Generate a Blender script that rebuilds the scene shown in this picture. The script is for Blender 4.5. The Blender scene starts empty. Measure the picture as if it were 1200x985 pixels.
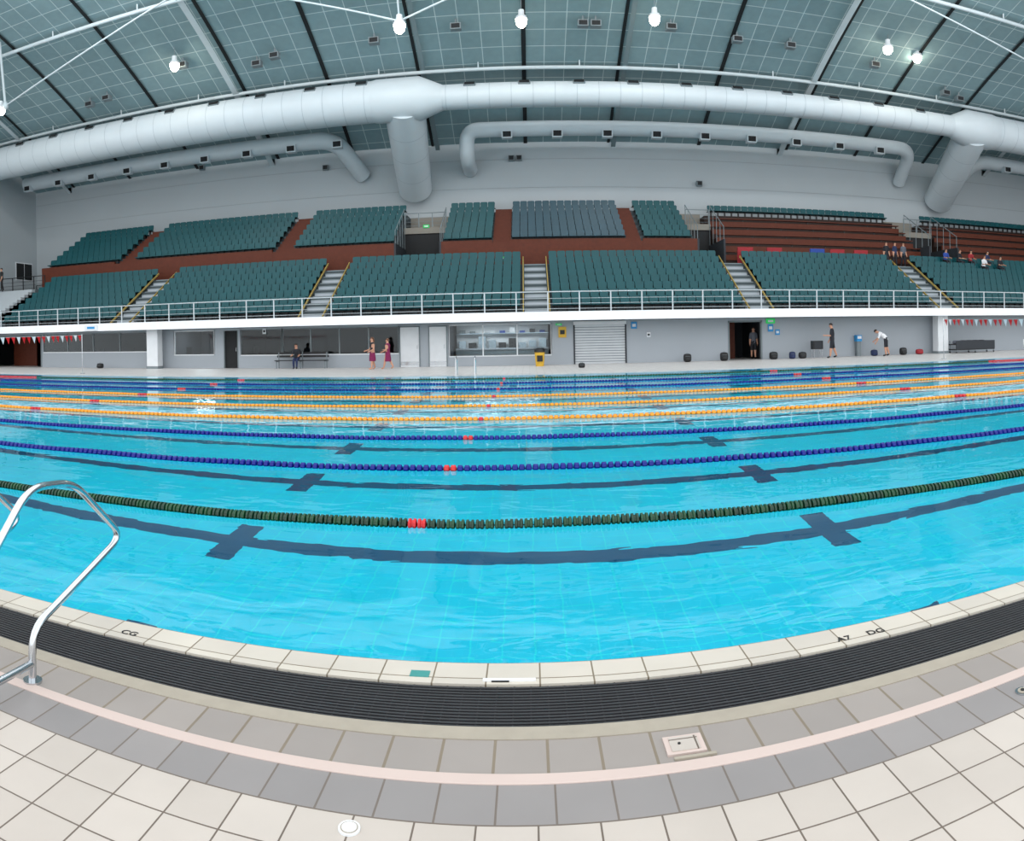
import bpy, math, random
from mathutils import Vector, Matrix
random.seed(7)
sc=bpy.context.scene
F=850.0; EYE=1.57
def th(px): return (px-620)/F
def hor(px): return 392-16.3*math.sin(th(px))
def wx(px,Y): return math.tan(th(px))*Y
def wz(px,py,Y): return EYE+(hor(px)-py)*(Y/math.cos(th(px)))/F

# ---------------------------------------------------------------- materials
def srgb(r,g,b):
    def c(u):
        u/=255.0
        return u/12.92 if u<=0.04045 else ((u+0.055)/1.055)**2.4
    return (c(r),c(g),c(b),1)
def mat(name,rgb,rough=0.6,metal=0.0,var=0.08,nscale=3.0,bump=0.0,emit=0,spec=0.5):
    m=bpy.data.materials.new(name); m.use_nodes=True
    nt=m.node_tree; p=nt.nodes['Principled BSDF']
    c=srgb(*rgb)
    tc=nt.nodes.new('ShaderNodeTexCoord'); n=nt.nodes.new('ShaderNodeTexNoise')
    n.inputs['Scale'].default_value=nscale; n.inputs['Detail'].default_value=4
    nt.links.new(tc.outputs['Object'],n.inputs['Vector'])
    mx=nt.nodes.new('ShaderNodeMix'); mx.data_type='RGBA'
    mx.inputs[6].default_value=tuple(x*(1-var) for x in c[:3])+(1,)
    mx.inputs[7].default_value=tuple(min(1,x*(1+var)) for x in c[:3])+(1,)
    nt.links.new(n.outputs['Fac'],mx.inputs[0]); nt.links.new(mx.outputs[2],p.inputs['Base Color'])
    p.inputs['Roughness'].default_value=rough; p.inputs['Metallic'].default_value=metal
    p.inputs['Specular IOR Level'].default_value=spec
    if bump:
        b=nt.nodes.new('ShaderNodeBump'); b.inputs['Strength'].default_value=bump; b.inputs['Distance'].default_value=0.01
        nt.links.new(n.outputs['Fac'],b.inputs['Height']); nt.links.new(b.outputs[0],p.inputs['Normal'])
    if emit:
        p.inputs['Emission Color'].default_value=c; p.inputs['Emission Strength'].default_value=emit
    return m
def tile_mat(name,c1,c2,cm,w,h,ms,ox=0,oy=0,rough=0.4,plane='XY',offset=0.0,bump=0.3,smooth=0.1):
    m=bpy.data.materials.new(name); m.use_nodes=True
    nt=m.node_tree; p=nt.nodes['Principled BSDF']
    tc=nt.nodes.new('ShaderNodeTexCoord'); sep=nt.nodes.new('ShaderNodeSeparateXYZ'); cmb=nt.nodes.new('ShaderNodeCombineXYZ')
    nt.links.new(tc.outputs['Object'],sep.inputs[0])
    nt.links.new(sep.outputs[plane[0]],cmb.inputs[0]); nt.links.new(sep.outputs[plane[1]],cmb.inputs[1])
    mp=nt.nodes.new('ShaderNodeMapping'); mp.inputs['Location'].default_value=(-ox+400*w,-oy+400*h,0)
    nt.links.new(cmb.outputs[0],mp.inputs[0])
    b=nt.nodes.new('ShaderNodeTexBrick'); b.offset=offset; b.squash=1
    b.inputs['Scale'].default_value=1; b.inputs['Brick Width'].default_value=w; b.inputs['Row Height'].default_value=h
    b.inputs['Mortar Size'].default_value=ms; b.inputs['Mortar Smooth'].default_value=smooth
    b.inputs['Color1'].default_value=srgb(*c1); b.inputs['Color2'].default_value=srgb(*c2); b.inputs['Mortar'].default_value=srgb(*cm)
    nt.links.new(mp.outputs[0],b.inputs['Vector'])
    n=nt.nodes.new('ShaderNodeTexNoise'); n.inputs['Scale'].default_value=2.5; n.inputs['Detail'].default_value=6
    nt.links.new(tc.outputs['Object'],n.inputs['Vector'])
    mr=nt.nodes.new('ShaderNodeMapRange'); mr.inputs[3].default_value=0.88; mr.inputs[4].default_value=1.1
    nt.links.new(n.outputs['Fac'],mr.inputs[0])
    mul=nt.nodes.new('ShaderNodeVectorMath'); mul.operation='SCALE'
    nt.links.new(b.outputs['Color'],mul.inputs[0]); nt.links.new(mr.outputs[0],mul.inputs['Scale'])
    nt.links.new(mul.outputs[0],p.inputs['Base Color'])
    bp=nt.nodes.new('ShaderNodeBump'); bp.inputs['Strength'].default_value=bump; bp.inputs['Distance'].default_value=0.004; bp.invert=True
    nt.links.new(b.outputs['Fac'],bp.inputs['Height']); nt.links.new(bp.outputs[0],p.inputs['Normal'])
    p.inputs['Roughness'].default_value=rough
    return m

M={}
M['white']=mat('white_paint',(222,225,228),.55)
M['wall']=mat('wall_paint',(174,181,185),.7,var=.04,nscale=.4)
M['seam']=mat('wall_seam',(152,158,162),.7)
M['beige']=mat('beige_panel',(136,131,122),.7,var=.05)
M['wall_low']=mat('lower_wall_paint',(163,170,177),.6,var=.04,nscale=.5)
M['fascia']=mat('balcony_fascia',(238,240,244),.5)
M['concrete']=mat('stand_concrete',(64,74,78),.85,var=.15)
M['wood']=mat('brown_timber_panel',(92,42,25),.6,var=.3,nscale=5,spec=.3)
M['wood_d']=mat('dark_timber',(40,23,17),.6,var=.3,spec=.3)
M['seat']=mat('teal_seat_plastic',(6,74,80),.42,var=.2,nscale=1.2,spec=.35)
M['seat2']=mat('slate_seat_plastic',(30,68,82),.4,var=.2,nscale=1.2,spec=.45)
M['steel']=mat('brushed_steel',(200,204,208),.14,1.0,var=.03)
M['rail']=mat('rail_paint_grey',(190,196,200),.4,.3)
M['dark']=mat('dark_panel_and_void_shade',(20,22,25),.7)  # dark panels and grilles; in the vomitories the colour stands for shade
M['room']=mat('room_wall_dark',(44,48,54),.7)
M['black']=mat('black_plastic',(16,17,19),.5)
M['grate']=mat('gutter_grate_plastic',(46,46,49),.42,var=.25,nscale=8)
M['pit']=mat('gutter_pit',(10,10,12),.6)
M['yellow']=mat('yellow_paint',(214,170,50),.5)
M['ochre']=mat('ochre_edge_paint',(166,142,76),.6)
M['duct']=mat('duct_painted_steel',(206,214,219),.45,.0,var=.05,nscale=1)
M['duct_s']=mat('duct_seam',(180,190,196),.5)
M['beam_w']=mat('roof_beam_light',(196,206,210),.5)
M['beam_g']=mat('roof_beam_grey',(120,136,140),.6)
M['beam_d']=mat('roof_joint_dark',(16,22,25),.7)
M['fixt']=mat('fixture_grey',(120,130,134),.5)
M['lamp']=mat('lamp_lens',(255,246,222),.4,emit=40)
M['red']=mat('red_plastic',(206,28,34),.4)
M['green']=mat('green_float',(8,66,34),.35,var=.2)
M['green2']=mat('green_float_dark',(4,50,30),.35,var=.2)
M['blue']=mat('blue_float',(4,22,124),.4,var=.2,spec=.35)
M['orange']=mat('yellow_float',(240,150,26),.35,var=.15)
M['stone']=mat('edge_stone',(160,152,138),.7,var=.12,nscale=12,bump=.2)
M['strip']=mat('drain_strip_cover',(200,182,174),.5,var=.05)
M['lineB']=mat('lane_line_tile',(0,84,124),.5,var=.1)
M['blind']=mat('roller_door_slats',(196,200,204),.45,.1)
M['teal']=mat('teal_marker_tile',(60,140,136),.4)
M['sky_sign']=mat('blue_sign',(40,140,200),.5)
M['exit']=mat('exit_sign_green',(30,170,80),.5,emit=.6)
M['skin']=mat('skin',(196,146,120),.5)
M['hair']=mat('dark_hair',(38,26,20),.6)
M['hair2']=mat('brown_hair',(92,58,36),.6)
M['cloth_d']=mat('dark_cloth',(30,32,40),.8)
M['cloth_n']=mat('navy_cloth',(36,48,84),.8)
M['cloth_p']=mat('plum_towel',(120,30,76),.9,var=.2,nscale=20)
M['cloth_w']=mat('white_cloth',(225,225,228),.8)
M['cloth_g']=mat('grey_cloth',(90,94,104),.8)
M['cloth_r']=mat('red_cloth',(150,36,44),.8)
M['cloth_b']=mat('blue_cloth',(40,70,150),.8)
M['eye']=mat('eye_dark',(20,16,16),.3)
M['lip']=mat('lip',(160,84,80),.5)
M['tile_w']=tile_mat('deck_tile_white',(195,186,177),(186,177,168),(104,92,82),.2,.2,.0035,0,2.32)
M['tile_g']=tile_mat('deck_tile_grey',(146,141,139),(135,131,130),(112,102,94),.2,.22,.004,.06,2.32)
M['tile_t']=tile_mat('deck_tile_taupe',(156,148,142),(146,139,134),(128,116,100),.2,.24,.006,.04,2.585)
M['tile_c']=tile_mat('coping_tile',(208,201,188),(197,190,179),(126,114,96),.245,.155,.004,.02,3.305,rough=.3)
M['deck_far']=tile_mat('deck_tile_far',(212,208,205),(202,199,197),(176,172,168),.3,.3,.006)
M['pool_floor']=tile_mat('pool_floor_tile',(0,228,255),(0,224,255),(20,242,255),.25,.25,.007,0,3.46,rough=.5,bump=0)
M['pool_wall']=tile_mat('pool_wall_tile',(0,220,255),(0,214,255),(40,234,255),.25,.25,.008,plane='XZ',rough=.5,bump=0)
M['roof']=tile_mat('roof_panel',(132,157,162),(124,149,154),(190,205,207),1.24,1.2,.026,0,0,rough=.8,bump=0)

def water_mat():
    m=bpy.data.materials.new('pool_water'); m.use_nodes=True; nt=m.node_tree
    nt.nodes.remove(nt.nodes['Principled BSDF']); out=nt.nodes['Material Output']
    g=nt.nodes.new('ShaderNodeBsdfGlass'); g.inputs['IOR'].default_value=1.33; g.inputs['Roughness'].default_value=0.0
    g.inputs['Color'].default_value=(.94,1,1,1)
    tc=nt.nodes.new('ShaderNodeTexCoord'); mp=nt.nodes.new('ShaderNodeMapping'); mp.inputs['Scale'].default_value=(.7,1.3,1)
    nt.links.new(tc.outputs['Object'],mp.inputs[0])
    n1=nt.nodes.new('ShaderNodeTexNoise'); n1.inputs['Scale'].default_value=2.8; n1.inputs['Detail'].default_value=2; n1.inputs['Distortion'].default_value=.4
    n2=nt.nodes.new('ShaderNodeTexNoise'); n2.inputs['Scale'].default_value=.6; n2.inputs['Detail'].default_value=1
    nt.links.new(mp.outputs[0],n1.inputs['Vector']); nt.links.new(mp.outputs[0],n2.inputs['Vector'])
    ad=nt.nodes.new('ShaderNodeMath'); ad.operation='MULTIPLY_ADD'; ad.inputs[1].default_value=2.4
    nt.links.new(n2.outputs['Fac'],ad.inputs[0]); nt.links.new(n1.outputs['Fac'],ad.inputs[2])
    b=nt.nodes.new('ShaderNodeBump'); b.inputs['Strength'].default_value=.12; b.inputs['Distance'].default_value=.035
    nt.links.new(ad.outputs[0],b.inputs['Height']); nt.links.new(b.outputs[0],g.inputs['Normal'])
    nt.links.new(g.outputs[0],out.inputs['Surface'])
    return m
def glass_mat():
    m=bpy.data.materials.new('window_glass'); m.use_nodes=True; nt=m.node_tree
    nt.nodes.remove(nt.nodes['Principled BSDF']); out=nt.nodes['Material Output']
    t=nt.nodes.new('ShaderNodeBsdfTransparent'); t.inputs[0].default_value=(.75,.8,.82,1)
    g=nt.nodes.new('ShaderNodeBsdfGlossy'); g.inputs['Roughness'].default_value=.03
    f=nt.nodes.new('ShaderNodeFresnel'); f.inputs[0].default_value=1.4
    mx=nt.nodes.new('ShaderNodeMixShader')
    nt.links.new(f.outputs[0],mx.inputs[0]); nt.links.new(t.outputs[0],mx.inputs[1]); nt.links.new(g.outputs[0],mx.inputs[2])
    nt.links.new(mx.outputs[0],out.inputs['Surface']); return m
M['water']=water_mat(); M['glass']=glass_mat()

# ---------------------------------------------------------------- mesh builder
class MB:
    def __init__(s): s.v=[];s.f=[];s.m=[];s.s=[];s.mats=[]
    def mi(s,k):
        if k not in s.mats: s.mats.append(k)
        return s.mats.index(k)
    def add(s,vs,fs,k,sm=False):
        o=len(s.v); i=s.mi(k); s.v.extend(vs)
        for f in fs: s.f.append([o+a for a in f]); s.m.append(i); s.s.append(sm)
    def box(s,x0,x1,y0,y1,z0,z1,k):
        s.add([(x0,y0,z0),(x1,y0,z0),(x1,y1,z0),(x0,y1,z0),(x0,y0,z1),(x1,y0,z1),(x1,y1,z1),(x0,y1,z1)],
              [(0,3,2,1),(4,5,6,7),(0,1,5,4),(1,2,6,5),(2,3,7,6),(3,0,4,7)],k)
    def cbox(s,c,d,k,rot=None):
        vs=[]
        for z in(-.5,.5):
            for x,y in((-.5,-.5),(.5,-.5),(.5,.5),(-.5,.5)):
                p=Vector((x*d[0],y*d[1],z*d[2]))
                if rot: p=rot@p
                vs.append(tuple(p+Vector(c)))
        s.add(vs,[(0,3,2,1),(4,5,6,7),(0,1,5,4),(1,2,6,5),(2,3,7,6),(3,0,4,7)],k)
    def tube(s,pts,r,k,n=10,cap=True,sm=True):
        pts=[Vector(p) for p in pts]; N=len(pts)
        rs=r if isinstance(r,(list,tuple)) else [r]*N
        t0=(pts[1]-pts[0]).normalized()
        up=Vector((0,0,1)) if abs(t0.z)<.9 else Vector((1,0,0))
        u=t0.cross(up).normalized(); vs=[]
        for i in range(N):
            if i==0:t=t0
            elif i==N-1:t=(pts[i]-pts[i-1]).normalized()
            else: t=((pts[i]-pts[i-1]).normalized()+(pts[i+1]-pts[i]).normalized()).normalized()
            u=(u-t*u.dot(t)).normalized(); w=t.cross(u)
            for j in range(n):
                a=2*math.pi*j/n; vs.append(tuple(pts[i]+(u*math.cos(a)+w*math.sin(a))*rs[i]))
        fs=[]
        for i in range(N-1):
            for j in range(n):
                fs.append((i*n+j,i*n+(j+1)%n,(i+1)*n+(j+1)%n,(i+1)*n+j))
        s.add(vs,fs,k,sm)
        if cap:
            s.add([vs[j] for j in range(n)],[tuple(reversed(range(n)))],k)
            s.add([vs[(N-1)*n+j] for j in range(n)],[tuple(range(n))],k)
    def ell(s,c,r,k,n=12,m=8,rot=None,z0=-1,z1=1,pw=1.0):
        vs=[];fs=[]
        q=lambda t:math.copysign(abs(t)**pw,t)
        a0=math.asin(z0);a1=math.asin(z1)
        for i in range(m+1):
            a=a0+(a1-a0)*i/m
            for j in range(n):
                b=2*math.pi*j/n
                p=Vector((q(math.cos(a))*q(math.cos(b))*r[0],q(math.cos(a))*q(math.sin(b))*r[1],q(math.sin(a))*r[2]))
                if rot: p=rot@p
                vs.append(tuple(p+Vector(c)))
        for i in range(m):
            for j in range(n): fs.append((i*n+j,i*n+(j+1)%n,(i+1)*n+(j+1)%n,(i+1)*n+j))
        s.add(vs,fs,k,True)
    def obj(s,name,bevel=0,xf=None):
        me=bpy.data.meshes.new(name); me.from_pydata([tuple(v) for v in s.v],[],s.f)
        for k in s.mats: me.materials.append(M[k])
        me.polygons.foreach_set('material_index',s.m); me.polygons.foreach_set('use_smooth',s.s)
        me.update(); o=bpy.data.objects.new(name,me); sc.collection.objects.link(o)
        if xf: o.matrix_world=xf
        if bevel:
            b=o.modifiers.new('bevel','BEVEL'); b.width=bevel; b.segments=2; b.limit_method='ANGLE'
        return o
def arcpts(P,rad,n=5):
    P=[Vector(p) for p in P]; out=[P[0]]
    for i in range(1,len(P)-1):
        a=(P[i-1]-P[i]); b=(P[i+1]-P[i]); d=min(rad,a.length*.45,b.length*.45)
        p0=P[i]+a.normalized()*d; p1=P[i]+b.normalized()*d
        for j in range(n+1):
            t=j/n; out.append(p0*(1-t)**2+P[i]*2*t*(1-t)+p1*t*t)
    out.append(P[-1]); return out

# ---------------------------------------------------------------- pool
PX0,PX1,PY0,PY1=-25.97,24.03,3.46,28.46; DEP=-2.05
b=MB()
b.box(PX0-.2,PX1+.2,PY0-.2,PY1+.2,DEP-.2,DEP,'pool_floor')
b.box(PX0-.2,PX1+.2,PY0-.2,PY0,DEP,-.01,'pool_wall'); b.box(PX0-.2,PX1+.2,PY1,PY1+.2,DEP,-.01,'pool_wall')
b.box(PX0-.2,PX0,PY0,PY1,DEP,-.01,'pool_wall'); b.box(PX1,PX1+.2,PY0,PY1,DEP,-.01,'pool_wall')
for k in range(10):
    y=PY0+1.25+2.5*k
    b.box(PX0+2,PX1-2,y-.14,y+.14,DEP,DEP+.004,'lineB')
    for x in (-3.12,3.12,PX0+2,PX1-2): b.box(x-.14,x+.14,y-.5,y+.5,DEP,DEP+.006,'lineB')
b.obj('swimming_pool')
b=MB(); b.add([(PX0,PY0,0),(PX1,PY0,0),(PX1,PY1,0),(PX0,PY1,0)],[(0,1,2,3)],'water'); b.obj('pool_water')

def rope(y,cols,n,pitch,name):
    b=MB(); x=PX0+.3; i=0
    b.tube([(PX0,y,.012),(PX1,y,.012)],.006,'black',n=5)
    cx=(PX0+PX1)/2
    while x<PX1-.3:
        red = abs(x-cx)<.08 or abs(abs(x-cx)-10)<.11 or abs(x-cx)>20
        k='red' if red else cols[(i//2)%len(cols)]
        yy=y+.015*math.sin(x*.9)+.01*math.sin(x*2.3+y); zz=.012+.004*math.sin(x*3)
        w=pitch*.92; vs=[]; prof=[(0,.022),(.18,.05),(.82,.05),(1,.022)] if n<10 else [(0,.026),(.08,.052),(.34,.054),(.40,.04),(.6,.04),(.66,.054),(.92,.052),(1,.026)]
        for u,r in prof:
            for j in range(n):
                a=2*math.pi*j/n; vs.append((x+u*w,yy+r*math.cos(a),zz+r*math.sin(a)))
        fs=[(q*n+j,(q+1)*n+j,(q+1)*n+(j+1)%n,q*n+(j+1)%n) for q in range(len(prof)-1) for j in range(n)]
        b.add(vs,fs,k,False); x+=pitch; i+=1
    return b.obj(name)
cl=[('green','green2'),('blue',),('blue',),('orange',),('orange',),('orange',),('blue',),('blue',),('green',)]
for k in range(9):
    nm={'green':'green_lane_rope','blue':'blue_lane_rope','orange':'yellow_lane_rope'}[cl[k][0]]
    rope(PY0+2.5*(k+1),cl[k],12 if k==0 else (8 if k<4 else 6),.08 if k<3 else .1,nm)

# ---------------------------------------------------------------- deck
X0,X1=-41.0,46.0; XA,XB=X0+.04,X1-.04
b=MB()
b.box(X0,X1,-4,2.32,-.3,0,'tile_w'); b.box(X0,X1,2.32,2.53,-.3,0,'tile_g'); b.box(X0,X1,2.59,2.81,-.3,0,'tile_t')
b.box(X0,X1,2.53,2.59,-.3,-.01,'pit')
b.box(X0,X1,2.81,2.90,-.3,.004,'stone'); b.box(PX0-3,PX1+3,2.90,3.25,-.3,-.06,'pit')
b.box(X0,PX0-3,2.90,28.46,-.3,0,'deck_far'); b.box(PX1+3,X1,2.90,28.46,-.3,0,'deck_far')
b.box(PX0-3,PX0,3.25,28.46,-.3,0,'deck_far'); b.box(PX1,PX1+3,3.25,28.46,-.3,0,'deck_far')
b.box(PX0,PX1,3.25,3.46,-.3,.006,'tile_c')
b.box(X0,X1,28.46,28.75,-.3,.02,'deck_far'); b.box(X0,X1,28.75,29.05,-.3,.0,'grate'); b.box(X0,X1,29.05,51,-.3,.02,'deck_far')
b.obj('floor')
b=MB()
b.box(-28,27,2.53,2.59,-.01,.005,'strip'); b.obj('drain_channel_cover',bevel=.003)
b=MB()
for i in range(14):
    y=2.904+i*.0245; b.box(-28,27,y,y+.0135,-.03,0,'grate')
x=-28
while x<27:
    b.box(x,x+.007,2.902,3.248,-.045,-.004,'grate'); x+=.075
b.obj('gutter_grate')
def text(name,s,x,y,size,k='black'):
    c=bpy.data.curves.new(name,'FONT'); c.body=s; c.size=size; c.extrude=.0008; c.offset=.0006
    o=bpy.data.objects.new(name,c); o.location=(x,y,.008); sc.collection.objects.link(o); c.materials.append(M[k]); return o
text('lane_marking','CG',-2.12,3.30,.068); text('lane_marking','A7',1.47,3.30,.068); text('lane_marking','DG',1.64,3.30,.068)
b=MB(); b.box(-.58,-.49,3.30,3.36,.004,.009,'teal'); b.obj('depth_marker_tile')
b=MB(); b.box(-.24,0,3.275,3.30,.003,.010,'white'); b.box(-.2,-.12,3.268,3.276,.003,.011,'black'); b.obj('skimmer_slot_plate')
b=MB(); b.box(.48,.63,2.63,2.75,.0,.008,'strip'); b.box(.50,.61,2.645,2.735,.008,.011,'tile_w'); b.tube([(.535,2.69,.008),(.535,2.69,.014)],.006,'black',n=8); b.box(.5,.66,2.60,2.615,0,.008,'stone'); b.obj('drain_access_cover')
b=MB(); b.tube([(1.93,2.42,-.01),(1.93,2.42,.006)],.033,'steel',n=20); b.tube([(1.93,2.42,.0),(1.93,2.42,.009)],.022,'stone',n=16); b.tube([(1.93,2.42,.0),(1.93,2.42,.012)],.01,'black',n=12); b.obj('floor_drain')
b=MB(); b.tube([(-.6,2.25,-.01),(-.6,2.25,.006)],.036,'white',n=24); b.tube([(-.6,2.25,.0),(-.6,2.25,.007)],.029,'stone',n=24); b.tube([(-.6,2.25,.0),(-.6,2.25,.008)],.025,'white',n=16); b.obj('floor_cap')

# ---------------------------------------------------------------- pool handrail
b=MB()
for x in (-2.16,-2.88):
    P=[(x,2.61,0),(x,2.61,.24),(x,3.40,.50),(x,2.95,.87),(x,2.60,.90),(x,2.2,.50),(x,2.2,0)]
    q=arcpts(P,.12,6); b.tube(q,.019,'steel',n=12)
    for y in (2.61,2.2): b.tube([(x,y,0),(x,y,.012)],.045,'steel',n=16)
b.tube([(-2.16,2.61,.085),(-2.16,2.2,.085)],.018,'steel',n=10)
b.obj('pool_handrail')

# ---------------------------------------------------------------- ceiling
def rz(y): return 24.56-.0073*(y-15)**2
b=MB(); ys=[26+i*(51.0-26)/24 for i in range(25)]
prof=[(y,rz(y)) for y in ys]+[(y,rz(y)+.3) for y in reversed(ys)]
n=len(prof); vs=[(X0,y,z) for y,z in prof]+[(X1,y,z) for y,z in prof]
b.add(vs,[(i,(i+1)%n,n+(i+1)%n,n+i) for i in range(n)],'roof')
b.add(vs,[tuple(range(n)),tuple(reversed(range(n,2*n)))],'roof')
b.obj('ceiling')
def rafter(b,x,w,d,k):
    P=[(y,rz(y)-d) for y in ys]+[(y,rz(y)+.02) for y in reversed(ys)]
    vs=[(x-w/2,y,z) for y,z in P]+[(x+w/2,y,z) for y,z in P]; n=len(P)
    b.add(vs,[(i,n+i,n+(i+1)%n,(i+1)%n) for i in range(n)],k)
b=MB()
for k in range(-6,8):
    x=k*6.2
    if k in(-6,-3,3,6): rafter(b,x,.4,.5,'beam_w'); rafter(b,x+.5,.25,.06,'beam_d')
    elif abs(k)==1: rafter(b,x,.3,.35,'beam_g'); rafter(b,x-.35,.2,.06,'beam_d')
    else: rafter(b,x,.26,.08,'beam_d')
for y in (36.3,44.3):
    z=rz(y)-.42; b.tube([(XA,y,z),(XB,y,z)],.12,'beam_w',n=8)
    x=X0+1
    while x<X1: b.tube([(x,y,z),(x,y,z+.45)],.05,'beam_w',n=6); x+=6.2
b.obj('roof_beams')
b=MB()
def rod(p,q,r=.05): b.tube([p,q],r,'beam_w',n=6)
rod((-31.4,36,17.3),(-16.9,34,20.2)); rod((-6.2,36,17.5),(-16.9,34,20.2)); rod((-31.4,36,17.3),(-40,35,19.2))
rod((-6.2,36,17.5),(3.8,34,20.2)); rod((-6.2,36,17.5),(-6.2,34,rz(34)-.2)); rod((-31.4,36,17.3),(-31.4,35.5,rz(35.5)-.1),.09)
rod((36,36,17.3),(14,34,20.6)); rod((36,36,17.3),(36,35.5,rz(35.5)-.1),.08); rod((-16.9,34,20.2),(-16.9,34,rz(34))); rod((14,34,20.6),(14,34,rz(34))); rod((3.8,34,20.2),(3.8,34,rz(34)))
for c in((-31.4,36,17.3),(-6.2,36,17.5),(36,36,17.3)):
    b.ell(c,(.22,.22,.28),'beam_w')
b.obj('roof_tie_rods')
def lamp(px,py,Y):
    x=wx(px,Y); z=wz(px,py,Y); b=MB()
    b.tube([(x,Y,z+.5),(x,Y,rz(Y)-.05)],.02,'fixt',n=6)
    b.tube([(x,Y,z+.6),(x,Y,z+.3),(x,Y,z+.26),(x,Y,z+.1)],[.15,.17,.28,.32],'white',n=16)
    b.ell((x,Y,z),(.29,.29,.34),'lamp',n=16)
    b.obj('high_bay_lamp')
for px,py,Y in((210,76,40),(475,31,35.9),(618,25,38.5),(774,23,38.5),(1046,59,40),(1080,69,41),(5,128,36)): lamp(px,py,Y)
def speaker(px,py,Y):
    x=wx(px,Y); z=rz(Y)-.45; b=MB()
    b.box(x-.3,x+.3,Y-.25,Y+.2,z-.25,z+.1,'fixt'); b.box(x-.24,x+.24,Y-.27,Y-.25,z-.2,z+.05,'dark')
    b.tube([(x,Y,z+.1),(x,Y,rz(Y)-.05)],.05,'fixt',n=6); b.obj('ceiling_speaker')
for px,Y in((110,42.5),(130,42.3),(307,42),(328,41.6),(445,41.5),(541,41),(690,41),(705,41),(793,41),(870,41.5),(932,41.5),(1030,42),(1112,43.3),(1128,43.6),(220,41)): speaker(px,0,Y)

# ---------------------------------------------------------------- ducts
b=MB()
DY,DZ=43.5,16.0
def duct(x0,x1,y,z,r,step=1.3):
    b.tube([(x0,y,z),(x1,y,z)],r,'duct',n=32)
    x=x0+.2
    while x<x1: b.tube([(x,y,z),(x+.04,y,z)],r+.012,'duct_s',n=32,cap=False); x+=step
duct(XA,-9.2,DY,DZ,1.24); b.tube([(-9.2,DY,DZ),(-8.9,DY,DZ),(-6.3,DY,DZ),(-4.9,DY,DZ-.03)],[1.24,1.3,1.3,.74],'duct',n=32)
duct(-4.9,29.0,DY,DZ-.03,.74); b.tube([(28.8,DY,DZ),(30,DY,DZ),(32.2,DY,DZ),(32.6,DY,DZ)],[.74,1.3,1.3,1.22],'duct',n=32); duct(32.6,XB,DY,DZ,1.22)
for xa,xb in((-7.3,-7.8),(30.8,32.2)):
    P=[Vector((xa,DY,DZ-.2)),Vector((xb,50.6,12.0))]; b.tube(P,[1.28,1.18],'duct',n=28)
    for t in (.25,.5,.75): 
        p=P[0].lerp(P[1],t); d=(P[1]-P[0]).normalized()*.04; b.tube([p,p+d],1.30-.1*t,'duct_s',n=28,cap=False)
x=-39
while x<45:
    r=1.24 if (x<-9 or x>32.6) else .74
    if not(-9.2<x<-5 or 28.6<x<32.8):
        R=Matrix.Rotation(math.radians(-48),3,'X'); c=(x,DY-r*.70,DZ+r*.70)
        b.cbox(c,(.72,.12,.34),'fixt',R); b.cbox((x,DY-r*.75,DZ+r*.75),(.6,.12,.24),'dark',R)
    x+=3.25
b.obj('main_air_duct')
def sduct(P,r,n=20): b.tube(arcpts(P,1.3,7),r,'duct',n=n)
def boxes(xs,z,r,y=48):
    for x in xs:
        b.box(x-.34,x+.34,y-r-.25,y-r+.2,z-.75,z-.25,'duct'); b.box(x-.27,x+.27,y-r-.26,y-r-.25,z-.68,z-.32,'dark')
b=MB(); sduct([(-39.6,48,15.2),(-12.9,48,15.2),(-11.6,50.8,13.2)],.58); boxes([-39+3.3*i for i in range(9)],15.2,.45); b.obj('supply_air_duct')
b=MB(); sduct([(-3.9,50.8,13.2),(-3.9,48.4,13.4),(-3.9,48,15.2),(28.2,48,15.2),(28.6,50.8,13.2)],.5); boxes([-1.2+3.3*i for i in range(9)],15.2,.4); b.obj('supply_air_duct')
b=MB(); sduct([(33.6,50.8,13.2),(34.2,48,15.0),(XB,48,15.0)],.55); boxes([37,40.3],15.0,.45); b.obj('supply_air_duct')

# ---------------------------------------------------------------- building shell
b=MB(); b.box(X0,X1,51,51.4,0,15.4,'wall')
for z in (11.9,13.9): b.box(X0,X1,50.98,51,z,z+.03,'seam')
b.obj('wall_back')
b=MB(); b.box(X0-.4,X0,26,51.4,0,25,'wall'); b.obj('wall_left')
b=MB(); b.box(X1,X1+.4,26,51.4,0,25,'wall'); b.obj('wall_right')
b=MB(); b.box(X0+.01,X0+.05,48.0,50.3,7.1,8.7,'white'); b.box(X0+.05,X0+.08,48.1,49.1,7.2,8.6,'dark'); b.box(X0+.05,X0+.08,49.2,50.2,7.2,8.6,'dark'); b.obj('window_1')
def wallspk(px,py,n=1):
    b=MB(); x=wx(px,50.7); z=wz(px,py,50.7)
    for i in range(n): b.box(x-.2+.55*i,x+.2+.55*i,50.6,50.9,z-.18,z+.18,'fixt'); b.box(x-.16+.55*i,x+.16+.55*i,50.58,50.6,z-.14,z+.14,'dark'); b.box(x-.05+.55*i,x+.05+.55*i,50.9,50.99,z-.05,z+.05,'fixt')
    b.obj('wall_speaker')
wallspk(603,185,2); wallspk(240,196); wallspk(823,215); wallspk(385,196)

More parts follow.
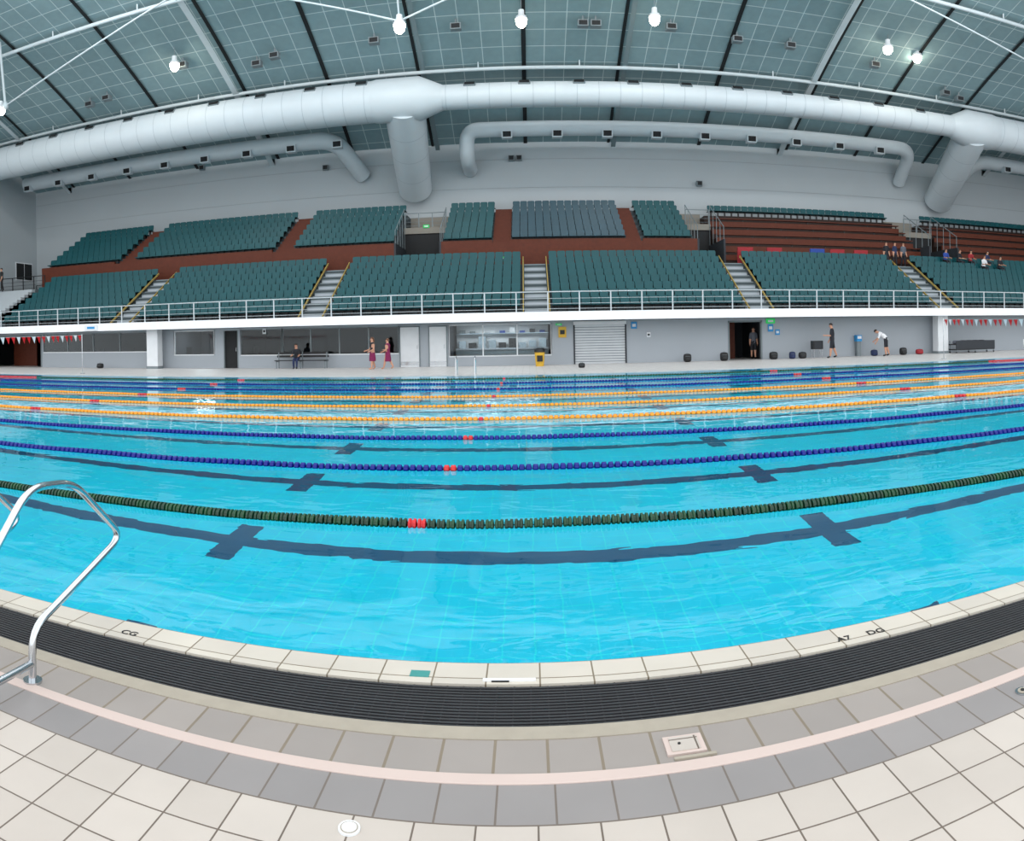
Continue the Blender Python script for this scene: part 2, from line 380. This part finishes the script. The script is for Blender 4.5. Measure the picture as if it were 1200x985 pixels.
# ---------------------------------------------------------------- grandstands
AIS=[-22.8,-11.2,.4,12.0,23.6]; LX0,LX1=-33.0,40.0
LY,LZ,LD,LR,LN=36.3,2.66,.75,.42,8
b=MB(); b.box(XA,XB,35.5,45.9,2.26,2.6,'concrete'); b.box(XA,XB,35.4,35.6,2.24,2.68,'fascia'); b.box(XA,XB,35.6,36.3,2.6,2.66,'concrete')
for i in range(LN): b.box(LX0,LX1,LY+LD*i,LY+LD*(i+1),2.6,LZ+LR*i,'concrete')
b.box(XA,XB,LY+LD*LN,43.5,2.6,5.62,'concrete')
b.box(LX0-.15,LX0,LY,LY+LD*LN,2.6,3.2,'white')
for a in AIS:
    for i in range(LN):
        y=LY+LD*i; z=LZ+LR*i
        b.box(a-.6,a+.6,y-.37,y+.005,z-LR,z-LR/2,'wall_low')
        b.box(a-.6,a+.6,y+.001,y+LD-.37,z-.02,z+.004,'wall_low')
        for yy,zz in((y-.37,z-LR/2),(y,z)): b.box(a-.6,a+.6,yy-.004,yy+.05,zz-.05,zz+.008,'fixt')
    for sx in(-.66,.66):
        P=[(a+sx,LY-.3,LZ+.10),(a+sx,LY+LD*LN-.2,LZ+LR*LN-.02)]
        b.cbox(((Vector(P[0])+Vector(P[1]))/2),(.05,(Vector(P[1])-Vector(P[0])).length,.1),'ochre',Matrix.Rotation(math.atan2(LR,LD),3,'X'))
for i in range(14): b.box(X0+2,LX0-1.2,36.3+.43*i,42.4,2.6,2.66+.21*(i+1),'wall')
b.obj('lower_grandstand')

def seat(b,x,y,z,k):
    w=.235
    b.add([(x-w,y-.22,z+.43),(x+w,y-.22,z+.43),(x+w,y+.2,z+.39),(x-w,y+.2,z+.39),(x-w,y-.22,z+.38),(x+w,y-.22,z+.38),(x+w,y+.2,z+.35),(x-w,y+.2,z+.35)],
          [(0,1,2,3),(7,6,5,4),(4,5,1,0),(5,6,2,1),(7,4,0,3)],k)
    o=[(-.21,.37),(.21,.37),(.238,.68),(.236,.77),(.19,.83),(-.19,.83),(-.236,.77),(-.238,.68)]; n=8
    vs=[(x+a,y+.17+(c-.37)*.22,z+c) for a,c in o]+[(x+a,y+.22+(c-.37)*.22,z+c) for a,c in o]
    b.add(vs,[tuple(range(n)),tuple(reversed(range(n,2*n)))]+[(i,n+i,n+(i+1)%n,(i+1)%n) for i in range(n)],k)
    b.box(x-.05,x+.05,y+.05,y+.15,z,z+.38,'black')
def seats_block(xa,xb,rows,y0,z0,dy,dz,k,name):
    b=MB(); n=int((xb-xa)/.5); off=(xb-xa-n*.5)/2+.25
    for i in rows:
        for j in range(n): seat(b,xa+off+j*.5,y0+dy*i+.45,z0+dz*i,k)
        b.box(xa+off-.3,xb-off+.3,y0+dy*i+.62,y0+dy*i+.66,z0+dz*i+.30,z0+dz*i+.36,'black')
    b.obj(name)
ed=[LX0]+AIS+[LX1]
for i in range(len(ed)-1):
    seats_block(ed[i]+(.3 if i==0 else .75),ed[i+1]-(.75 if i<len(ed)-2 else .3),range(LN),LY,LZ,LD,LR,'seat','stadium_seats')

UY,UZ,UD,UR,UN=43.9,7.15,.8,.45,7
b=MB()
def tier(xa,xb,km='concrete'):
    b.box(xa,xb,43.52,43.7,5.64,7.3,'wood'); b.box(xa,xb,43.7,UY,5.64,7.15,km)
    for i in range(UN): b.box(xa,xb,UY+UD*i,UY+UD*(i+1)+.002,5.64,UZ+UR*i,km)
    b.box(xa,xb,UY+UD*UN,50.97,5.64,UZ+UR*(UN-1),km)
def aisle(xa,xb):
    b.box(xa,xb,43.53,43.72,5.64,7.15,'wood')
    for i in range(UN*2):
        y=UY+UD/2*i; b.box(xa,xb,y,y+UD/2,5.64,UZ+UR/2*i+.02,'wood')
tiers=[(-34.5,-27.9),(-26.7,-16.0),(-14.9,-8.1),(-5.2,-2.1),(-1.0,6.1),(7.0,10.4)]
aisles=[(-27.9,-26.7),(-16.0,-14.9),(-2.1,-1.0),(6.1,7.0)]
voms=[(-8.1,-5.2),(10.4,12.2),(26.9,29.4)]
for t in tiers: tier(*t)
for t in aisles: aisle(*t)
for xa,xb in voms:
    b.box(xa,xb,47.3,47.5,5.64,8.4,'dark'); b.box(xa,xb,47.2,50.97,8.35,8.75,'beige'); b.box(xa,xb,50.2,50.97,8.75,9.9,'beige')  # near-black sheet at the back paints in the shade of the passage
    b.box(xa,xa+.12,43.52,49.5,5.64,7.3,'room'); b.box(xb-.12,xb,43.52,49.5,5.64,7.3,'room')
for xa,xb in((12.2,26.9),(29.4,XB)):
    for i in range(5):
        y=43.7+1.05*i; z=6.3+.68*i
        b.box(xa,xb,y,y+1.06,5.64,z,'wood_d'); b.box(xa,xb,y-.04,y+.0,z-.30,z+.02,'wood'); b.box(xa,xb,y-.02,y+.3,z+.2,z+.26,'wood'); 
        x=xa+.1
        while x<xb: b.box(x,x+.06,y+.1,y+.16,z,z+.22,'black'); x+=2.4
    b.box(xa,xb,48.9,50.97,5.64,9.6,'wood_d')
b.box(XA,-34.5,43.5,50.97,5.64,5.75,'concrete')
b.obj('upper_grandstand')
for t in tiers: seats_block(t[0]+.05,t[1]-.05,range(UN),UY,UZ,UD,UR,'seat2' if t[0]==-1.0 else 'seat','stadium_seats')
for xa,xb in((12.2,26.9),(29.4,XB)): seats_block(xa+.2,xb-.2,[0],48.8,9.6,.8,.4,'seat','stadium_seats')
def railing(name,xa,xb,y,z,h=.95,step=1.55,k='rail',wires=3):
    b=MB(); b.tube([(xa,y,z+h),(xb,y,z+h)],.03,k,n=8)
    for i in range(wires): zz=z+.12+i*(h-.2)/max(1,wires); b.tube([(xa,y,zz),(xb,y,zz)],.012,k,n=5)
    n=max(1,int((xb-xa)/step))
    for i in range(n+1):
        x=xa+(xb-xa)*i/n; b.box(x-.03,x+.03,y-.02,y+.02,z-.02,z+h,k)
    b.obj(name)
railing('balcony_railing',XA+.05,XB-.05,35.5,2.70)
for xa,xb in voms:
    railing('vomitory_railing',xa+.1,xb-.1,47.3,8.77,.95,.9,'fixt')
    for x in (xa+.06,xb-.06):
        b=MB(); b.tube([(x,43.7,8.1),(x,47.2,10.0)],.03,'fixt',n=6)
        for i in range(5): y=43.7+.87*i; zt=8.1+.475*i; b.tube([(x,y,7.28),(x,y,zt)],.022,'fixt',n=6)
        b.obj('stair_handrail')
railing('landing_railing',XA+.05,LX0-.5,42.6,5.64,1.0,1.0,'black')
railing('landing_railing',XA+.05,-34.6,50.8,5.77,1.0,1.0,'black')
b=MB()
for xa,k in((12.7,'cloth_r'),(14.6,'cloth_r'),(17.5,'cloth_b'),(18.9,'cloth_r'),(20.6,'cloth_r')):
    b.box(xa,xa+1.0,42.6,42.75,5.64,6.7,k)
b.obj('folded_gym_mats',bevel=.03)

# ---------------------------------------------------------------- wall under the balcony
WY=37.0
ops=[(-6,49,0,2.1,'open'),(51,173,1.0,2.15,'win'),(204,251,.8,2.15,'win'),(262,279,0,2.1,'door'),(282,330,.75,2.15,'win'),(331,467,.75,2.15,'win'),
     (468,492,0,2.12,'doorw'),(502,524,0,2.12,'doorw'),(526,646,.55,2.15,'win'),(672,734,0,2.2,'roller'),(853,893,0,2.1,'open')]
b=MB(); cur=XA
for xa,xb,z0,z1,t in ops:
    a,c=wx(xa,WY),wx(xb,WY)
    b.box(cur,a,WY,WY+.2,0.02,2.24,'wall_low')
    if z0>0: b.box(a,c,WY,WY+.2,0.02,z0,'wall_low')
    b.box(a,c,WY,WY+.2,z1,2.24,'wall_low'); cur=c
b.box(cur,XB,WY,WY+.2,0.02,2.24,'wall_low')
b.obj('wall_balcony_front')
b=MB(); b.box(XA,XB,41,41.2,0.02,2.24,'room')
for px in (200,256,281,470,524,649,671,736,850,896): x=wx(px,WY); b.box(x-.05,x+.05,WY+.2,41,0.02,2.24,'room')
b.obj('wall_inner_rooms')
wi=0; di=0
for xa,xb,z0,z1,t in ops:
    a,c=wx(xa,WY),wx(xb,WY)
    if t=='win':
        wi+=1; b=MB(); fr='white' if xa in(204,526) else 'fixt'
        b.box(a,c,WY-.04,WY+.1,z0-.06,z0,'white'); b.box(a,c,WY,WY+.08,z1-.05,z1,fr)
        n=max(1,round((c-a)/1.8))
        for i in range(n+1):
            x=a+(c-a)*i/n; b.box(x-.03,x+.03,WY,WY+.08,z0,z1,fr)
        b.box(a,c,WY+.03,WY+.045,z0,z1,'glass'); b.obj('window_%d'%(wi+1))
    elif t=='doorw':
        di+=1; b=MB(); b.box(a+.04,c-.04,WY-.01,WY+.05,.02,z1-.04,'white'); b.box(a,a+.05,WY-.04,WY+.06,0.02,z1,'fixt'); b.box(c-.05,c,WY-.04,WY+.06,0.02,z1,'fixt'); b.box(a,c,WY-.04,WY+.06,z1-.05,z1,'fixt')
        b.tube([(c-.15,WY-.05,.95),(c-.15,WY-.05,1.15)],.015,'steel',n=6); b.box(a+.05,c-.05,WY-.02,WY-.01,.1,.3,'steel'); b.obj('door_%d'%di)
    elif t=='door':
        di+=1; b=MB(); b.box(a+.04,c-.04,WY+.1,WY+.15,.02,z1,'dark'); b.box(a,a+.05,WY-.02,WY+.15,0.02,z1,'fixt'); b.box(c-.05,c,WY-.02,WY+.15,0.02,z1,'fixt'); b.tube([(c-.15,WY+.06,.95),(c-.15,WY+.06,1.15)],.015,'steel',n=6); b.obj('door_%d'%di)
    elif t=='roller':
        di+=1; b=MB(); z=.02
        while z<z1-.2:
            b.box(a+.05,c-.05,WY+.01,WY+.06,z,z+.10,'blind'); b.box(a+.05,c-.05,WY+.03,WY+.06,z+.10,z+.135,'fixt'); z+=.135
        b.box(a,a+.07,WY-.05,WY+.1,0.02,z1,'room'); b.box(c-.07,c,WY-.05,WY+.1,0.02,z1,'room'); b.box(a,c,WY-.06,WY+.12,z1-.18,z1,'white'); b.obj('door_%d'%di)
    else:
        di+=1; b=MB(); b.box(a,a+.08,WY-.03,WY+.2,0.02,z1,'fixt'); b.box(c-.08,c,WY-.03,WY+.2,0.02,z1,'fixt'); b.box(a,c,WY-.03,WY+.2,z1-.08,z1,'fixt')
        b.box(a,(a+c)/2,39.0,39.1,0.02,2.2,'wood'); b.obj('door_%d'%di)
a,c=wx(528,WY),wx(644,WY)
b=MB(); b.box(a,c,40.2,40.3,0.02,2.2,'white')
for i in range(9):
    x=a+.15+i*.55
    b.box(x,x+.4,39.65,40.1,.88,1.15+.4*random.random(),random.choice(['fixt','steel','room','white','black'])); b.box(x+.05,x+.35,39.85,40.1,1.7,1.8+.2*random.random(),random.choice(['fixt','cloth_b','room','white']))
b.box(a,c,39.6,40.2,.8,.88,'wall_low'); b.box(a,c,39.8,40.2,1.65,1.7,'steel'); b.box(a,c,39.65,39.7,.02,.8,'fixt'); b.obj('equipment_shelving')
def arealight(name,loc,sx,sy,p,rot=(0,0,0),col=(1,1,1)):
    l=bpy.data.lights.new(name,'AREA'); l.shape='RECTANGLE'; l.size=sx; l.size_y=sy; l.energy=p; l.color=col
    o=bpy.data.objects.new(name,l); o.location=loc; o.rotation_euler=rot; sc.collection.objects.link(o); return o
arealight('room_ceiling_light',((a+c)/2,38.8,2.2),4,.6,90)
arealight('room_ceiling_light',(wx(227,WY),38.6,2.2),1.5,.6,90)
b=MB()
for px in (80,120,155,222,300,350,385,425,450):
    x=wx(px,39); b.box(x-.5,x+.5,38.6,39.2,.7,.75,'fixt'); b.box(x-.45,x-.4,38.7,39.1,.02,.7,'fixt'); b.box(x+.4,x+.45,38.7,39.1,.02,.7,'fixt'); b.box(x-.25,x+.2,38.9,38.95,.8,1.2,'black'); b.box(x-.05,x+.05,38.88,38.98,.75,.82,'black')
b.obj('office_desks')
for px in (181,1102):
    b=MB(); x=wx(px,36.3); b.box(x-.35,x+.35,36.0,36.6,.02,2.24,'white'); b.box(x-.38,x+.38,35.97,36.63,.02,.16,'fixt'); b.obj('column')

def sign(name,px,py,Y,w,h,k,bk='white'):
    b=MB(); x=wx(px,Y); z=wz(px,py,Y); b.box(x-w/2,x+w/2,Y-.04,Y-.0,z-h/2,z+h/2,k); b.box(x-w*.3,x+w*.3,Y-.045,Y-.04,z-h*.2,z+h*.2,bk); return b.obj(name)
sign('exit_sign',903,376,36.98,.5,.26,'exit'); sign('exit_sign',655,380,36.98,.3,.1,'exit')
sign('wall_sign',903,384,36.98,.3,.4,'sky_sign'); sign('wall_sign',743,381,36.98,.3,.35,'sky_sign'); sign('warning_sign',659,389,36.98,.4,.55,'yellow','black')
sign('wall_sign',911,389,36.98,.25,.3,'sky_sign'); sign('wall_sign',310,388,36.98,.2,.3,'white','black'); sign('wall_sign',760,392,36.98,.2,.25,'white','black')
sign('exit_sign',593,303,43.5,.5,.25,'exit'); sign('exit_sign',502,265,47.18,.4,.2,'exit')
sign('lane_number_board',107,384,35.38,.9,.34,'white','sky_sign')

def bin_(px,Y):
    x=wx(px,Y); b=MB(); b.tube([(x,Y,.02),(x,Y,.7)],[.2,.25],'yellow',n=16); b.tube([(x,Y,.7),(x,Y,.84),(x,Y,.9)],[.27,.27,.16],'black',n=16); b.box(x-.14,x+.14,Y-.27,Y-.2,.25,.55,'black'); b.obj('rubbish_bin')
bin_(632,35.6)
def bag(px,Y,w=.4,h=.42,k='black'):
    x=wx(px,Y); b=MB(); b.ell((x,Y,.02+h*.5),(w/2,.15,h/2),k,n=20,m=10,pw=.55); b.ell((x,Y-.14,.02+h*.34),(w*.36,.09,h*.27),k,n=16,m=8,pw=.55)
    b.tube(arcpts([(x-.05,Y,h*.97),(x-.04,Y,h+.055),(x+.04,Y,h+.055),(x+.05,Y,h*.97)],.03),.010,'fixt',n=6)
    b.box(x-w*.32,x+w*.32,Y-.165,Y-.15,h*.72,h*.74,'fixt')
    for dx in(-.1,.1): b.tube(arcpts([(x+dx,Y+.12,h*.85),(x+dx,Y+.2,h*.5),(x+dx,Y+.12,h*.15)],.1),.02,k,n=6)
    b.obj('backpack')
for px,Y,w,h,k in((805,36.3,.4,.42,'black'),(848,36.3,.42,.45,'black'),(906,36.3,.45,.4,'black'),(928,36.2,.33,.38,'cloth_n'),(940,36.2,.42,.35,'black'),(1058,36.2,.42,.42,'black'),(1077,36.2,.45,.3,'cloth_r'),(1024,36.3,.38,.35,'cloth_n'),(117,36.2,.4,.3,'black'),(681,33,.3,.22,'black')): bag(px,Y,w,h,k)
b=MB(); x=wx(957,36.2); b.box(x-.28,x+.28,36.0,36.4,.5,.95,'black'); b.box(x-.22,x+.22,35.98,36,.55,.9,'room')
for dx in(-.24,.24):
    for y in(36.03,36.37): b.tube([(x+dx,y,.02),(x+dx,y,.5)],.02,'steel',n=6)
b.obj('timing_console_stand')
b=MB(); x=wx(1007,36.6); b.box(x-.16,x+.16,36.6,36.95,.85,1.2,'sky_sign'); b.box(x-.12,x+.12,36.58,36.6,1.0,1.15,'white'); b.box(x-.12,x+.12,36.65,36.95,.02,.85,'fixt'); b.obj('water_fountain')
def bench(px0,px1,Y,name='poolside_bench'):
    a,c=wx(px0,Y),wx(px1,Y); b=MB()
    for i in range(3): b.box(a,c,Y+.14*i,Y+.14*i+.11,.42,.46,'black')
    for i in range(2): b.box(a,c,Y+.44,Y+.47,.6+.16*i,.72+.16*i,'black')
    n=max(2,int((c-a)/1.2)+1)
    for i in range(n):
        x=a+.1+(c-a-.2)*i/(n-1); b.box(x-.025,x+.025,Y+.02,Y+.06,.02,.42,'fixt'); b.box(x-.025,x+.025,Y+.42,Y+.46,.02,.88,'fixt'); b.box(x-.025,x+.025,Y+.02,Y+.46,.38,.42,'fixt')
    b.obj(name)
bench(321,382,36.1)
b=MB(); a,c=wx(1118,35.5),wx(1163,35.5); b.box(a,c,35.3,36.1,.5,.56,'black'); b.box(a,c,35.3,36.1,.2,.26,'black'); b.box(a,c,35.28,35.33,.26,.75,'room')
for x in(a+.05,(a+c)/2,c-.05):
    for y in(35.35,36.05): b.tube([(x,y,.08),(x,y,.75)],.03,'fixt',n=6); b.ell((x,y,.08),(.06,.03,.06),'black')
for i in range(5): b.ell((a+.3+i*.45,35.7,.66),(.2,.25,.12),random.choice(['black','cloth_g']),pw=.6)
b.obj('equipment_trolley')
b=MB(); x=25.3; y=30.6; b.box(x-.3,x+.3,y-.25,y+.25,.45,.55,'white'); b.box(x-.22,x+.22,y-.2,y+.2,.02,.45,'fixt'); b.box(x-.3,x+.3,y+.2,y+.25,.5,.85,'white'); b.obj('starting_block')
b=MB()
for x in(wx(534,28.5),wx(556,28.5)):
    b.tube(arcpts([(x,28.9,.02),(x,28.9,.75),(x,28.3,.75),(x,28.25,-.8)],.25),.022,'steel',n=8)
for z in(-.2,-.45,-.7): b.tube([(wx(534,28.5),28.27,z),(wx(556,28.5),28.27,z)],.02,'steel',n=6)
b.obj('pool_ladder')
for X in (-20.97,19.03):
    b=MB(); ya,yb=1.0,29.6
    b.tube([(X,29.6,.02),(X,29.6,2.0)],.02,'steel',n=8); b.tube([(X,29.6,.02),(X,29.6,.06)],.12,'steel',n=12)
    pts=[]; 
    for i in range(41):
        t=i/40; pts.append((X,ya+(yb-ya)*t,1.95-.6*t*(1-t)))
    b.tube(pts,.006,'white',n=5); y=ya+.3
    b.tube([(X,ya,.0),(X,ya,2.0)],.03,'steel',n=8)
    i=0
    while y<yb-.2:
        t=(y-ya)/(yb-ya); z=1.95-.6*t*(1-t)
        b.add([(X,y-.14,z),(X,y+.14,z),(X+.05,y,z-.32)],[(0,1,2)],'red' if i%3!=2 else 'cloth_w'); y+=.36; i+=1
    b.obj('backstroke_flags')

# ---------------------------------------------------------------- people
def person(x,y,z,H=1.75,yaw=0,lean=0,head=0,legs=((8,5),(-8,8)),arms=((5,15),(-5,15)),top='cloth_d',bot='cloth_n',sleeve=True,longp=True,hair='hair',skirt=None,longhair=False,seat=None,shoes='black',spread=0,name='person'):
    s=H/1.75; D=lambda a:Vector((0,math.sin(math.radians(a)),-math.cos(math.radians(a))))
    U=lambda a:Vector((0,math.sin(math.radians(a)),math.cos(math.radians(a))))
    V=[];E=[];R=[];L=[]
    def v(p,r,g=1.22): V.append(Vector(p)); R.append((r[0]*g,r[1]*g)); return len(V)-1
    def e(a,b,l): E.append((a,b)); L.append(l)
    pel=v((0,0,0),(.14,.11)); sp=v(U(lean*.5)*.14,(.125,.10)); ch=v(U(lean*.5)*.14+U(lean)*.2,(.155,.115)); nk0=v(V[ch]+U(lean)*.13,(.095,.08))
    e(pel,sp,'top');e(sp,ch,'top');e(ch,nk0,'top')
    nk=v(V[nk0]+U(lean+head*.5)*.09,(.05,.05)); e(nk0,nk,'skin')
    hu=U(lean+head); hf=Vector((0,math.cos(math.radians(lean+head)),-math.sin(math.radians(lean+head))))
    h1=v(V[nk]+hu*.06+hf*.015,(.062,.07),1.08); h2=v(V[nk]+hu*.13+hf*.02,(.074,.088),1.05); h3=v(V[nk]+hu*.2+hf*.012,(.055,.065),1.05)
    e(nk,h1,'skin');e(h1,h2,'skin');e(h2,h3,'skin')
    hands=[];
    for sd,(ua,fa) in zip((-1,1),arms):
        sh=v(V[nk0]+Vector((sd*.165,0,0))-U(lean)*.035,(.062,.062)); e(nk0,sh,'top')
        out=Vector((sd*.12,0,0))
        el=v(V[sh]+(D(ua)+out).normalized()*.28,(.042,.042)); e(sh,el,'top' if sleeve else 'skin')
        wr=v(V[el]+(D(ua+fa)+out*.3).normalized()*.25,(.028,.032)); e(el,wr,'top' if sleeve=='long' else 'skin')
        d=(V[wr]-V[el]).normalized(); hd=v(V[wr]+d*.09,(.018,.038),1.0); e(wr,hd,'skin'); hands.append((V[hd].copy(),d,sd,V[wr].copy()))
    low=0
    for sd,(ta,kb) in zip((-1,1),legs):
        hp=v(Vector((sd*.09,0,-.05)),(.095,.10)); e(pel,hp,'bot')
        sx=Vector((sd*spread,0,0))
        kn=v(V[hp]+(D(ta)+sx).normalized()*.42,(.06,.064)); e(hp,kn,'bot')
        cf=v(V[kn]+(D(ta-kb)+sx*.3).normalized()*.14,(.056,.06)); e(kn,cf,'bot' if longp else 'skin')
        an=v(V[kn]+(D(ta-kb)+sx*.3).normalized()*.41,(.036,.04)); e(cf,an,'bot' if longp else 'skin')
        bt=v(V[an]+Vector((0,.07,-.045)),(.038,.03)); tt=v(V[an]+Vector((0,.17,-.055)),(.036,.02)); e(an,bt,'shoe'); e(bt,tt,'shoe')
        low=min(low,V[an].z-.088)
    me=bpy.data.meshes.new('sk'); me.from_pydata([tuple(p) for p in V],E,[]); o=bpy.data.objects.new('sk',me); sc.collection.objects.link(o)
    md=o.modifiers.new('s','SKIN'); md.use_smooth_shade=True
    for i,r in enumerate(R): me.skin_vertices[0].data[i].radius=r; me.skin_vertices[0].data[i].use_root=(i==0)
    ss=o.modifiers.new('b','SUBSURF'); ss.levels=1
    dg=bpy.context.evaluated_depsgraph_get(); ev=o.evaluated_get(dg); m2=ev.to_mesh()
    b=MB(); mk={'top':top,'bot':bot,'skin':'skin','shoe':shoes}
    b.v.extend([tuple(q.co) for q in m2.vertices])
    for p in m2.polygons:
        c=p.center; best=None
        for (a,c2),l in zip(E,L):
            A=V[a];B=V[c2];AB=B-A; t=max(0,min(1,(c-A).dot(AB)/max(1e-9,AB.length_squared))); d=(c-(A+AB*t)).length
            rr=(R[a][0]*(1-t)+R[c2][0]*t); dd=d-rr*.6
            if best is None or dd<best[0]: best=(dd,l)
        b.f.append(list(p.vertices)); b.m.append(b.mi(mk[best[1]])); b.s.append(True)
    ev.to_mesh_clear(); bpy.data.objects.remove(o)
    for hc,d,sd,wr in hands:
        side=Vector((0,1,0)); side=(side-d*side.dot(d)).normalized(); palm=Vector((-sd,0,0))
        for i,(ln) in enumerate((.072,.08,.076,.06)):
            p0=hc+side*(.027-.018*i)-d*.01; p1=p0+d*ln*.5+palm*.006; p2=p1+d*ln*.5+palm*.022
            b.tube([p0,p1,p2],[.0095,.0085,.006],'skin',n=6)
        p0=wr+d*.035+side*.022; p1=p0+side*.03+d*.03+palm*.006; p2=p1+d*.035+side*.004+palm*.012; b.tube([p0,p1,p2],[.012,.01,.007],'skin',n=6)
    hc=V[h2]; rx=Vector((1,0,0)); Rm=Matrix((rx,hf,hu)).transposed()
    for sd in(-1,1):
        b.ell(hc+Rm@Vector((sd*.03,.083,.012)),(.012,.008,.007),'eye',n=8,m=4,rot=Rm); b.ell(hc+Rm@Vector((sd*.076,0,0)),(.012,.022,.032),'skin',n=8,m=5,rot=Rm)
    b.tube([hc+Rm@Vector((0,.084,.015)),hc+Rm@Vector((0,.108,-.02)),hc+Rm@Vector((0,.088,-.032))],[.008,.013,.008],'skin',n=6)
    b.ell(hc+Rm@Vector((0,.083,-.052)),(.024,.008,.007),'lip',n=8,m=4,rot=Rm)
    b.ell(hc+Rm@Vector((0,-.018,.038)),(.088,.100,.098),hair,n=14,m=8,rot=Rm@Matrix.Rotation(math.radians(30),3,'X'),z0=-.15)
    if longhair: b.tube([hc+Rm@Vector((0,-.075,.04)),hc+Rm@Vector((0,-.11,-.04)),hc+Rm@Vector((0,-.1,-.17)),hc+Rm@Vector((0,-.09,-.26))],[.05,.055,.045,.015],hair,n=8)
    if skirt:
        n=18; rings=[(.06,.165,.125),(-.08,.19,.15),(-.3,.21,.175),(-.5,.21,.18)]; vs=[]
        for zz,a_,b_ in rings:
            for j in range(n):
                t=2*math.pi*j/n; k_=1+.04*math.sin(5*t)*(zz<-.2); vs.append((a_*math.cos(t)*k_,b_*math.sin(t)*k_,zz))
        b.add(vs,[(i*n+j,(i+1)*n+j,(i+1)*n+(j+1)%n,i*n+(j+1)%n) for i in range(3) for j in range(n)],skirt,True)
    zoff=(-low)*s if seat is None else seat
    return b.obj(name,xf=Matrix.Translation((x,y,z+zoff))@Matrix.Rotation(math.radians(yaw),4,'Z')@Matrix.Scale(s,4))
person(wx(436,34.6),34.6,.02,1.55,yaw=120,top='cloth_d',bot='skin',sleeve=False,longp=False,skirt='cloth_p',longhair=True,hair='hair2',arms=((-5,70),(10,60)),shoes='skin',name='girl_in_towel')
person(wx(454,34.8),34.8,.02,1.5,yaw=80,top='cloth_p',bot='skin',sleeve=False,longp=False,skirt='cloth_p',longhair=False,hair='hair2',arms=((5,60),(10,80)),legs=((18,5),(-14,15)),shoes='skin',name='girl_in_towel')
person(wx(975,35.6),35.6,.02,1.85,yaw=70,top='cloth_d',bot='cloth_d',longp=False,arms=((15,80),(5,20)),head=15,legs=((10,4),(-12,8)),name='coach')
person(wx(1038,35.6),35.6,.02,1.75,yaw=60,lean=55,head=10,top='cloth_w',bot='cloth_d',longp=False,arms=((20,10),(30,20)),legs=((5,10),(-6,12)),name='swimmer_bending')
person(wx(347,36.1),36.15,0,1.65,yaw=185,lean=12,top='cloth_d',bot='cloth_n',arms=((20,60),(25,55)),legs=((84,84),(80,84)),seat=.58,name='person_seated')
person(wx(884,37.6),37.8,.02,1.7,yaw=170,top='cloth_g',bot='cloth_d',longp=False,name='person_in_doorway')
person(wx(5,42),41.8,5.64,1.75,yaw=150,top='black',bot='black',name='spectator')
for px,k in((1040,'cloth_d'),(1050,'cloth_n'),(1060,'cloth_g')): person(wx(px,42.9),42.9,5.64,1.7,yaw=random.randint(120,240),top=k,bot='cloth_d',name='spectator')
def spect(x,i,k,hair):
    person(x,LY+LD*i+.40,LZ+LR*i,1.7,yaw=180+random.randint(-25,25),lean=12,top=k,bot='cloth_d',arms=((25,50),(20,60)),legs=((84,84),(82,84)),seat=.58,hair=hair,name='seated_spectator')
for x,i,k,h in((27.2,7,'cloth_b','hair'),(28.3,7,'cloth_d','hair2'),(29.3,7,'cloth_r','hair'),(29.9,6,'cloth_w','hair2'),(30.7,7,'cloth_n','hair'),(31.3,6,'cloth_d','hair')): spect(x,i,k,h)

# ---------------------------------------------------------------- light
w=bpy.data.worlds.new('daylight_world'); sc.world=w; w.use_nodes=True
bg=w.node_tree.nodes['Background']; bg.inputs[0].default_value=(.94,.975,1,1); bg.inputs[1].default_value=1.87
for x in(-22,-7.5,7.5,22):
    b=MB(); b.box(x-3,x+3,28.2,29.8,22.3,22.45,'white'); b.box(x-2.9,x-2.7,28.9,29.1,22.45,rz(29)-.02,'fixt'); b.box(x+2.7,x+2.9,28.9,29.1,22.45,rz(29)-.02,'fixt'); b.obj('added_light_housing')  # made-up housing above the view, holds the added fill light
    arealight('added_fill_light',(x,29,22.25),5.6,1.4,1000,rot=(math.radians(35),0,0))  # added fill above the view, brightens stands and back wall
# ---------------------------------------------------------------- camera
cd=bpy.data.cameras.new('camera'); co=bpy.data.objects.new('camera',cd); sc.collection.objects.link(co); sc.camera=co
cd.clip_end=500; cd.clip_start=.05
co.matrix_world=Matrix.Translation((0,0,EYE))@Matrix.Rotation(.0192,4,'Y')@Matrix.Rotation(math.pi/2,4,'X')
cd.type='PANO'; cd.panorama_type='CENTRAL_CYLINDRICAL'
cd.central_cylindrical_radius=1
cd.central_cylindrical_range_u_min=-620/850; cd.central_cylindrical_range_u_max=580/850
cd.central_cylindrical_range_v_min=-593/850; cd.central_cylindrical_range_v_max=392/850
sc.view_settings.view_transform='Standard'
